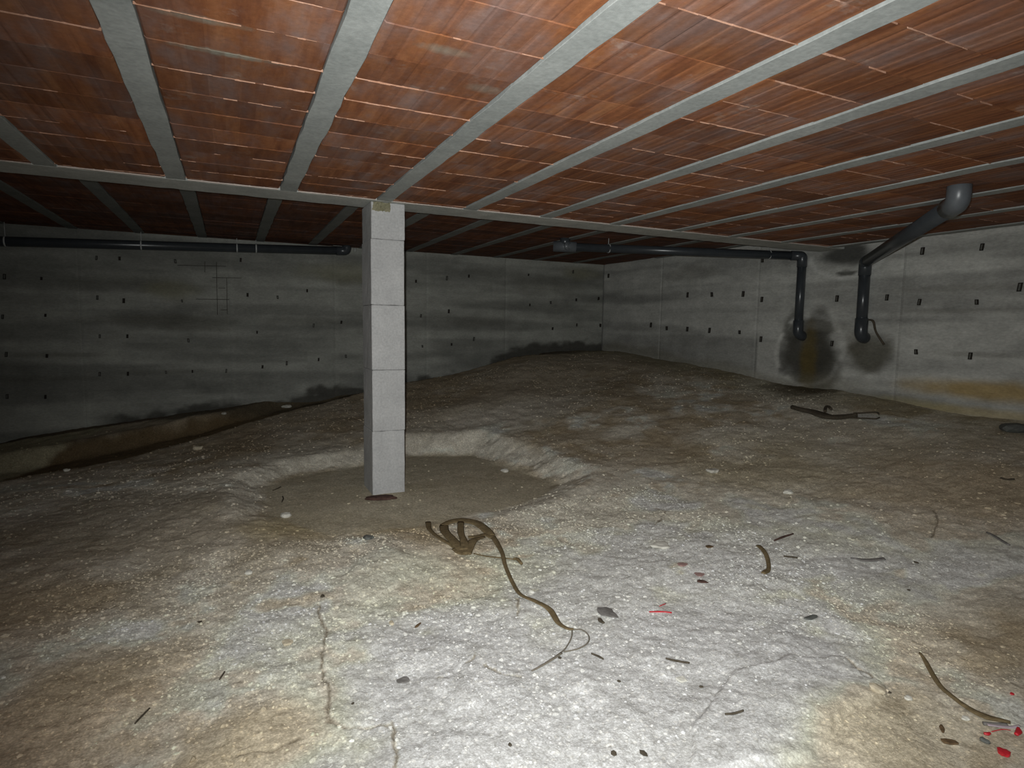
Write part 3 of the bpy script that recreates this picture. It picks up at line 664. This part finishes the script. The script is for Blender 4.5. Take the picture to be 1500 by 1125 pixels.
# 1: long pipe on the rear wall
L0, L1 = ony(-90, 350.5, 7.97), ony(508, 366.5, 7.97); L0 = np.array([XL+.02, 7.97, L0[2]+(L1[2]-L0[2])*(XL-L0[0])/(L1[0]-L0[0])]); L1[2] -= .01
p1 = empty('drain_pipe', tuple(L0)); tag(p1, 'long dark grey drain pipe running along the top of the rear wall', 'pipe')
dr = (L1-L0)/np.linalg.norm(L1-L0)
pipe_part('pipe_run', [L0, L1-dr*.10], .052, p1, M['pvc'])
pipe_part('pipe_elbow', [L1-dr*.13, L1, L1+np.array([0, 0, ZR-L1[2]+.03])], .058, p1, M['pvc'], .07)
for px in (8, 207, 347, 375):
    q = ony(px, 357, 7.97); t = (q[0]-L0[0])/dr[0]; hanger(L0+dr*t, .052, ZR+.01, p1)
# 2: pipe behind the beam dropping down the right wall
W1 = onwall(1185, 376); W1 = np.array([wallx(4.60)-.075, 4.60, 2.085])
S1 = np.array([3.50, 5.95, 2.185])
B1 = np.array([wallx(4.60)-.075, 4.60, 1.235])
p2 = empty('drain_pipe', tuple(B1)); tag(p2, 'dark grey drain pipe hung behind the beam and dropping into the dark wet patch', 'pipe')
d2 = (W1-S1)/np.linalg.norm(W1-S1); dn = np.array([0, 0, -1.0])
pipe_part('pipe_run', [S1, W1-d2*.1], .046, p2, M['pvc'])
pipe_part('pipe_elbow', [W1-d2*.12, W1, W1+dn*.12], .052, p2, M['pvc'], .03)
pipe_part('pipe_drop', [W1+dn*.10, B1+np.array([0, 0, .1])], .046, p2, M['pvc'])
pipe_part('pipe_elbow', [B1+np.array([0, 0, .15]), B1, B1+np.array([.12, 0, -.03])], .054, p2, M['pvc'], .06)
pipe_part('pipe_tee', [S1-d2*.16, S1+d2*.10], .060, p2, M['pvc_l']); pipe_part('pipe_riser', [S1-d2*.03, np.array([S1[0]-d2[0]*.03, S1[1]-d2[1]*.03, ZR+.03])], .058, p2, M['pvc'])
world_child('inspection_cap', sweep('inspection_cap', [S1-d2*.03+np.array([-.0, -.055, 0]), S1-d2*.03+np.array([0, -.075, 0])], .045, .045, M['pvc_l'], 20), p2, 'lighter grey round cap')
for t in (.18, .86): A = S1+(W1-S1)*t; hanger(A, .046, ZR+.01, p2)
# 3: pipe from the ceiling down the right wall
A3 = np.array([3.86, 2.10, ZF+.03]); 
T3 = onwall(1273, 385)+np.array([-.085, -.02, 0]); B3 = np.array([T3[0]+.005, T3[1], 1.225])
p3 = empty('drain_pipe', tuple(B3)); tag(p3, 'dark grey drain pipe slanting from the brick ceiling down the right wall', 'pipe')
E3 = np.array([3.86, 2.10, 2.03]); dd3 = (T3-E3)/np.linalg.norm(T3-E3)
pipe_part('pipe_elbow', [A3, E3, E3+dd3*.16], .062, p3, M['pvc_l'], .09)
pipe_part('pipe_run', [E3+dd3*.14, T3-dd3*.06], .055, p3, M['pvc'])
pipe_part('pipe_elbow', [T3-dd3*.12, T3, T3+dn*.13], .058, p3, M['pvc'], .04)
pipe_part('pipe_drop', [T3+dn*.10, B3+np.array([0, 0, .1])], .052, p3, M['pvc'])
pipe_part('pipe_elbow', [B3+np.array([0, 0, .18]), B3, B3+np.array([.14, .02, -.02])], .060, p3, M['pvc'], .08)
# white junction pieces beside the rear pipe end
q = ony(495, 358, 8.02); o = link('junction_box', bevelbox('junction_box', q[0]-.06, q[0]+.07, 8.02, YR+.004, q[2]-.02, q[2]+.035, M['white'], .004)); tag(o, 'small white box fixed over the elbow end of the rear wall pipe', 'box')
q = ony(521, 362, 8.03); o = link('conduit_stub', sweep('conduit_stub', [np.array([q[0], 8.07, q[2]-.06]), np.array([q[0], 8.07, ZR])], .016, .016, M['white'], 10)); tag(o, 'short pale conduit stub on rear wall between pipe elbow and column', 'conduit')
# broken concrete crumbs round the second outlet
q = onwall(1290, 500)
for k in range(1):
    pts = [onwall(1273, 468)-np.array([.03, 0, 0]), onwall(1284, 471)-np.array([.05, 0, 0]), onwall(1287, 486)-np.array([.04, 0, 0]), onwall(1297, 505)-np.array([.02, 0, 0])]
    o = link('root', sweep('root', smooth_poly(pts), [.006, .012, .010, .014], [.006, .012, .010, .010], M['bark'], 7)); tag(o, 'dark shrivelled root sticking out of the wall beside the right pipe outlet', 'root')

# ------------------------------------------------------------------ loose things on the ground
def lie(P, lift): return np.array([P[0], P[1], float(T(P[0], P[1]))+lift])
def ribbon(name, L, wd, th, mat, lift=None, parent=None, label=None, n=6, hump=0.0, seg=8):
    pts = smooth_poly(ground_pts(L), n); lf = th*.5 if lift is None else lift; m = len(pts)
    zz = [float(T(q[0], q[1])) for q in pts]; zz = np.convolve(np.pad(zz, 4, 'edge'), np.ones(9)/9, 'valid')+.002
    pts = [np.array([q[0], q[1], zz[i]+lf+hump*math.sin(math.pi*i/(m-1))]) for i, q in enumerate(pts)]
    me = sweep(name, pts, wd, th, mat, seg)
    if parent is not None: return world_child(name, me, parent, label)
    return link(name, me)
def thing_ribbon(name, label, cat, *a, group=None, **k):
    o = ribbon(name, *a, **k); c = sum((v.co for v in o.data.vertices), Vector())/len(o.data.vertices)
    o.data.transform(Matrix.Translation(-c)); o.location = c; return tag(o, label, cat, group)
g = hit(690, 790); st = empty('muddy_strap', (g[0], g[1], g[2])); tag(st, 'long brown muddy strap tangled in loops in front of the column', 'strap')
for L, wd, lf, hp in (
    ([(627, 767), (630, 778), (645, 791), (663, 801), (677, 812)], [.012, .009, .010, .016], .006, .002),
    ([(648, 772), (662, 768), (680, 768), (700, 773), (714, 783), (719, 788)], [.016, .022, .020, .018], .012, .006),
    ([(650, 772), (652, 782), (664, 796), (676, 808), (680, 812)], [.018, .018, .02, .024], .010, .004),
    ([(675, 770), (675, 785), (680, 800), (681, 810)], [.013, .013, .02], .016, .006),
    ([(686, 789), (698, 789), (712, 787), (722, 790)], [.010, .014, .02], .012, .005),
    ([(683, 816), (689, 803), (695, 795), (707, 789)], [.018, .017, .013], .014, .006),
    ([(668, 805), (678, 812), (690, 812)], [.02, .026, .012], .010, .003)):
    ribbon('strap_loop', L, [v*1.55 for v in wd], .005, M['strap'], lf, st, None, 6, hp)
ribbon('strap_tail', [(705, 775), (722, 790), (735, 812), (740, 832), (752, 860), (764, 876), (785, 886), (805, 897), (818, 916), (832, 925), (840, 926)], [.02, .019, .013, .011, .011, .011, .015, .017, .014, .010, .005], .004, M['strap'], .010, st, None, 6)
ribbon('cord', [(838, 925), (852, 926), (862, 935), (861, 946), (848, 954), (826, 959)], .0032, .0026, M['cord'], .005, st, 'thin grey cord curling off the strap end')
ribbon('cord', [(838, 925), (837, 938), (829, 953), (820, 962)], .0030, .0026, M['cord'], .006, st)
ribbon('cord', [(822, 961), (810, 970), (795, 978), (779, 985)], [.007, .006, .003], .003, M['cord'], .007, st)
ribbon('cord', [(694, 813), (712, 818), (735, 820), (756, 823)], [.004, .006, .003], .003, M['strap'], .006, st)
ribbon('frayed_knot', [(752, 822), (758, 822), (764, 829)], [.006, .012, .008], .008, M['strap'], .008, st)

thing_ribbon('bark_strip', 'curved brown bark strip lying upright in the middle right of the floor', 'bark', [(1111, 801), (1118, 809), (1124, 820), (1126, 833), (1122, 838), (1118, 842)], [.015, .014, .012, .010, .016, .012], .006, M['strap'])
thing_ribbon('wood_splinter', 'flat dark grey wood splinter with a thin pointed left end', 'wood', [(1246, 818), (1254, 820), (1262, 822), (1280, 822), (1295, 820)], [.006, .006, .016, .018, .015], .005, M['grey_scrap'])
thing_ribbon('wood_splinter', 'thin dark splinter near the right edge of the picture, above the bark strips', 'wood', [(1446, 780), (1456, 786), (1466, 792), (1478, 799)], [.006, .010, .008], .005, M['grey_scrap'])
thing_ribbon('twig', 'reddish twig lying just above the curved bark strip', 'twig', [(1134, 793), (1146, 788), (1162, 783)], [.004, .008, .004], .005, M['rust'])
thing_ribbon('twig', 'short broken twig right of the curved bark strip', 'twig', [(1148, 816), (1158, 818), (1168, 819)], [.004, .007, .005], .005, M['bark'])
thing_ribbon('twig', 'straight dark twig on the pale chalk right of the strap tail', 'twig', [(975, 967), (990, 971), (1010, 973)], [.003, .005, .004], .004, M['bark'])
thing_ribbon('twig', 'short straight dark twig near the bottom, left of the raised chalk slab', 'twig', [(1062, 1049), (1075, 1047), (1089, 1043)], [.003, .004, .003], .004, M['bark'])
thing_ribbon('twig', 'tiny dark twig just right of the curling cord', 'twig', [(866, 960), (876, 963), (884, 967)], [.002, .005, .002], .004, M['bark'])
thing_ribbon('twig', 'slanting black twig in the lower left brown soil', 'twig', [(198, 1062), (208, 1050), (219, 1039)], .0028, .003, M['bark'])
thing_ribbon('twig', 'tiny upright black twig left of the long floor crack', 'twig', [(322, 998), (326, 991), (329, 985)], .003, .003, M['bark'])
thing_ribbon('twig', 'short dark twig in the tan silt left of the column', 'twig', [(400, 719), (406, 717), (411, 714)], .006, .004, M['bark'])
thing_ribbon('twig', 'tiny bent dark twig in the tan silt below the short one', 'twig', [(413, 736), (415, 731), (414, 728)], .005, .004, M['bark'])
thing_ribbon('twig', 'small dark twig by the far right edge below the brown soil', 'twig', [(1466, 700), (1475, 703), (1485, 702)], .010, .006, M['bark'])
thing_ribbon('red_strip', 'bright red plastic strip on the chalk floor', 'plastic strip', [(951, 896), (968, 897), (984, 898)], [.0035, .006, .0045, .0055], .003, M['red'])
thing_ribbon('red_strip', 'tiny faded red thread just above the bright red strip', 'plastic strip', [(966, 889), (975, 884)], [.002, .003], .002, M['red'])
thing_ribbon('bark_strip', 'long curved grey-brown bark strip in the lower right corner', 'bark', [(1347, 959), (1356, 971), (1368, 993), (1380, 1011), (1400, 1026), (1422, 1040), (1445, 1051), (1480, 1060)], [.004, .009, .010, .010, .009, .012, .018, .005], .005, M['strap'])
thing_ribbon('wood_splinter', 'dark flat splinter under the tip of the long bark strip', 'wood', [(1440, 1060), (1455, 1062), (1475, 1063)], [.007, .008, .006], .005, M['grey_scrap'])
wp = hit(1470, 1070); wr_ = empty('sweet_wrapper', (wp[0], wp[1], wp[2])); tag(wr_, 'torn pale film wrapper with red ends below the long bark strip', 'wrapper')
ribbon('film', [(1446, 1066), (1465, 1068), (1482, 1069), (1493, 1069)], [.006, .007, .007, .005], .002, M['film'], .008, wr_)
ribbon('red_end', [(1441, 1076), (1446, 1077), (1450, 1076)], [.004, .007, .004], .004, M['red'], .006, wr_, 'red twisted end')
ribbon('red_end', [(1491, 1071), (1492, 1076), (1488, 1082)], [.005, .009, .006], .004, M['red'], .007, wr_, 'red twisted end')
ribbon('thread', [(1452, 1075), (1468, 1072), (1480, 1073)], .0016, .001, M['red'], .006, wr_)
def blobthing(name, label, cat, px, py, rx, ry, h, mat, seed, rot=0, flat=0.5, parent=None, sub=2, group=None, jag=.35):
    P = hit(px, py); bm = bmesh.new(); bmesh.ops.create_icosphere(bm, subdivisions=sub, radius=1); rr = random.Random(seed)
    ph = [rr.uniform(0, 6.28) for _ in range(6)]
    for v in bm.verts:
        x, y, z = v.co; k = 1+jag*.5*(math.sin(3.1*x+ph[0])+math.sin(4.3*y+ph[1])*.7+math.sin(5*z+ph[2])*.4)+rr.uniform(-jag, jag)*.3
        x *= k; y *= k; z = math.copysign(abs(z)**.6, z)*(k if z > 0 else 1)
        a = math.cos(rot)*x*rx-math.sin(rot)*y*ry; b = math.sin(rot)*x*rx+math.cos(rot)*y*ry; v.co = (a*1.25, b*1.45, z*h)
    me = bpy.data.meshes.new(name); bm.to_mesh(me); bm.free(); me.materials.append(mat)
    o = link(name, me, parent); o.location = (P[0], P[1], float(T(P[0], P[1]))+h*flat+.003)
    if cat: tag(o, label, cat, group)
    return o
blobthing('red_scrap', 'crumpled bright red plastic scrap in the bottom right corner', 'plastic scrap', 1470, 1107, .017, .010, .006, M['red'], 1, .5)
blobthing('red_scrap', 'tiny red fleck at the right edge beside the long bark strip', 'plastic scrap', 1482, 1020, .006, .004, .003, M['red'], 2)
blobthing('dry_leaf', 'small pointed brown leaf on the chalk below the tangled strap', 'leaf', 612, 916, .006, .016, .003, M['leaf'], 3, -.9)
blobthing('dry_leaf', 'reddish brown curled leaf left of the red wrapper', 'leaf', 1380, 1067, .006, .016, .004, M['leaf'], 4, -1.0)
blobthing('dry_leaf', 'dark brown flat leaf below the curled leaf', 'leaf', 1392, 1088, .019, .008, .004, M['leaf'], 5, -.5)
blobthing('stone', 'small dark green stone below the torn wrapper', 'stone', 1442, 1088, .006, .010, .006, M['slate'], 6)
blobthing('clay_crumb', 'ragged dark grey crumb right of the strap tail', 'clay', 889, 899, .034, .040, .005, M['grey_scrap'], 7, .3, .4)
blobthing('clay_crumb', 'small dark olive crumb below the ragged grey one', 'clay', 880, 912, .010, .014, .006, M['bark'], 8)
blobthing('stone', 'dark grey rounded stone left of the tangled strap', 'stone', 540, 789, .024, .022, .013, M['slate'], 9)
blobthing('brick_dust', 'faint pink brick crumb left of the rusty clip', 'brick crumb', 1000, 830, .022, .018, .003, M['pink'], 10)
blobthing('brick_dust', 'faint pink brick crumb touching the rusty clip', 'brick crumb', 1025, 842, .022, .016, .003, M['pink'], 11)
o = blobthing('rusty_clip', 'small rusty metal clip with a glint among pink crumbs', 'clip', 1029, 855, .022, .008, .005, M['rust'], 12, -.6)
blobthing('brick_dust', 'orange brick flake above the pink crumbs', 'brick crumb', 1039, 802, .024, .010, .003, M['leaf'], 13)
blobthing('rusty_plate', 'dark rusty iron remnant at the foot of the column', 'metal scrap', 556, 731, .105, .028, .012, M['rust'], 14, -.15, .6)
blobthing('stone', 'large flat white stone on the floor right of the strap', 'stone', 967, 800, .040, .034, .010, M['chalk'], 15)
blobthing('stone', 'bright white stone lying in the hollow right of the column', 'stone', 740, 691, .032, .024, .014, M['chalk'], 16, .6)
blobthing('stone', 'square pale tan stone in the lower left', 'stone', 422, 942, .017, .013, .006, M['tan'], 17)
blobthing('stone', 'round white stone above the square tan one', 'stone', 364, 841, .018, .014, .009, M['chalk'], 18)
blobthing('stone', 'white stone on the left rim of the silt hollow', 'stone', 419, 757, .025, .022, .016, M['chalk'], 19)
blobthing('stone', 'flat grey stone left of the floor crack fork', 'stone', 590, 996, .020, .013, .003, M['grey_scrap'], 20)
blobthing('stone', 'pale yellowish stone near the small brown leaf', 'stone', 573, 914, .010, .010, .005, M['tan'], 21)
blobthing('stone', 'small white stone left of the long bark strip foot', 'stone', 1414, 1053, .010, .008, .005, M['chalk'], 22)
blobthing('stone', 'white stone between raised chalk slab and long bark strip', 'stone', 1330, 1025, .010, .008, .006, M['chalk'], 23)
blobthing('stone', 'round pale stone below the straight dark twig', 'stone', 998, 996, .013, .012, .006, M['chalk'], 24)
blobthing('stone', 'pale rounded stone at the edge of the raised chalk slab', 'stone', 1285, 1012, .017, .017, .010, M['tan'], 25)
blobthing('stone', 'blue-grey flat stone in the gravel right of the pink crumbs', 'stone', 1188, 907, .024, .013, .005, M['slate'], 26)
blobthing('stone', 'pale stone upper right, behind the curved bark strip', 'stone', 1044, 693, .036, .026, .015, M['chalk'], 27)
blobthing('stone', 'pale stone on the slope behind the white stone', 'stone', 1154, 721, .034, .022, .012, M['chalk'], 28)
blobthing('stone', 'small pale stone on the dark trench lip left of the column', 'stone', 290, 659, .03, .025, .02, M['tan'], 29)
blobthing('stone', 'tiny white stone lying in the dark trench at far left', 'stone', 98, 690, .018, .016, .012, M['chalk'], 30)
blobthing('stone', 'white pebble in the trench near the pale lump of rear wall', 'stone', 328, 607, .022, .020, .015, M['chalk'], 31)
blobthing('stone', 'pale block of rubble against the rear wall left of the column', 'stone', 420, 597, .055, .03, .018, M['chalk'], 32)
for k, (px, py, r, lab) in enumerate(((747, 1092, .006, 'round black crumb at the bottom, right of the fork of the floor crack'), (899, 1107, .008, 'left one of two dark crumbs at the bottom edge centre'),
        (943, 1107, .009, 'right, angular one of two dark crumbs at the bottom edge centre'), (292, 911, .007, 'small black crumb on the grey soil left of the square tan stone'),
        (472, 876, .009, 'dark grey crumb at the upper end of the long floor crack'), (907, 999, .006, 'tiny dark crumb below the end of the curling cord'),
        (1303, 1016, .005, 'tiny black crumb beside the tip of the raised chalk slab'), (1331, 867, .006, 'tiny black crumb below the flat wood splinter'),
        (1342, 826, .007, 'small black crumb right of the flat wood splinter'), (1027, 1008, .006, 'tiny dark crumb left of the raised chalk slab'), (517, 1032, .005, 'tiny dark crumb just right of the long floor crack'),
        (820, 967, .006, 'small dark crumb touching the thick part of the cord'))):
    blobthing('dark_crumb', lab, 'crumb', px, py, r*1.1, r*.9, r*.5, M['bark'], 60+k, k, sub=1, group='dark crumbs on the pale floor')
# wire bundle at the foot of the right wall
g = hit(1225, 610); wb_ = empty('wire_bundle', (g[0], g[1], g[2])); tag(wb_, 'dark bent wire bundle on the ground below the right pipes', 'wire')
ribbon('wire_body', [(1160, 599), (1172, 603), (1190, 606), (1205, 611), (1220, 614), (1240, 612), (1255, 611)], [.02, .035, .06, .08, .06, .035, .02], .022, M['bark'], .014, wb_)
ribbon('wire', [(1250, 611), (1270, 609.5), (1284, 609), (1287, 613)], .008, .007, M['bark'], .03, wb_)
ribbon('wire', [(1245, 614), (1265, 615), (1282, 616), (1288, 614)], .008, .007, M['bark'], .012, wb_)
ribbon('wire', [(1208, 611), (1209, 604), (1213, 603), (1217, 607)], .014, .012, M['bark'], .045, wb_)
blobthing('stone', 'small dark lump at the wall foot below the right pipe', 'stone', 1285, 579, .05, .03, .02, M['slate'], 40)
blobthing('rubble_lump', 'dark rubble lump at the right edge, at the foot of the right wall', 'rubble', 1488, 630, .12, .07, .035, M['slate'], 41)

# ------------------------------------------------------------------ gravel
def gravel(n, xr, yr, r0, r1, seed, name, label):
    g = np.random.default_rng(seed); x = g.uniform(*xr, n*2); y = g.uniform(*yr, n*2)
    dens = .25+.75*sm(.42, .62, fbm(x*1.7, y*1.7, seed, 3)); dens *= np.where(inside(x, y, PIT), .12, 1); d, t = seg_dist(x, y, TR); dens *= np.where(d < .5, .12, 1)
    for P, h in SLABS: dens *= np.where(inside(x, y, P), .45, 1)
    keep = (g.random(n*2) < dens) & (x < wallx(y)-.1); x = x[keep][:n]; y = y[keep][:n]; n = len(x)
    r = r0*(r1/r0)**(g.random(n)**2.2); z = T(x, y)
    bm = bmesh.new(); bmesh.ops.create_icosphere(bm, subdivisions=1, radius=1); bv = np.array([v.co[:] for v in bm.verts]); bf = np.array([[v.index for v in f.verts] for f in bm.faces]); bm.free()
    a = g.uniform(0, 6.28, n); jit = 1+g.uniform(-.28, .28, (n, len(bv), 1)); P = bv[None]*jit*np.stack([r*g.uniform(.8, 1.4, n), r*g.uniform(.65, 1.0, n), r*g.uniform(.4, .75, n)], -1)[:, None, :]
    ca, sa = np.cos(a)[:, None], np.sin(a)[:, None]; Xp = P[..., 0]*ca-P[..., 1]*sa+x[:, None]; Yp = P[..., 0]*sa+P[..., 1]*ca+y[:, None]; Zp = P[..., 2]+(z+r*.12)[:, None]
    V = np.stack([Xp, Yp, Zp], -1).reshape(-1, 3); Fc = (bf[None]+(np.arange(n)*len(bv))[:, None, None]).reshape(-1, 3)
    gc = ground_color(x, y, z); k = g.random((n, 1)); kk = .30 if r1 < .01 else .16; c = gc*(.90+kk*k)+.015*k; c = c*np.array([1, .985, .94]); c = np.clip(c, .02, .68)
    o = link(name, meshnp(name, V, Fc, M['pebble'], False, np.repeat(c, len(bv), 0))); o['kind'] = 'stuff'; tag(o, label, 'gravel'); return o
gravel(18000, (-.9, 2.7), (1.0, 3.4), .0018, .0085, 5, 'fine_gravel', 'fine pale gravel scattered over the near chalk floor')
gravel(11000, (-2.6, 5.7), (1.6, 7.7), .003, .013, 6, 'coarse_gravel', 'coarser pale gravel scattered over the rough ground further back')
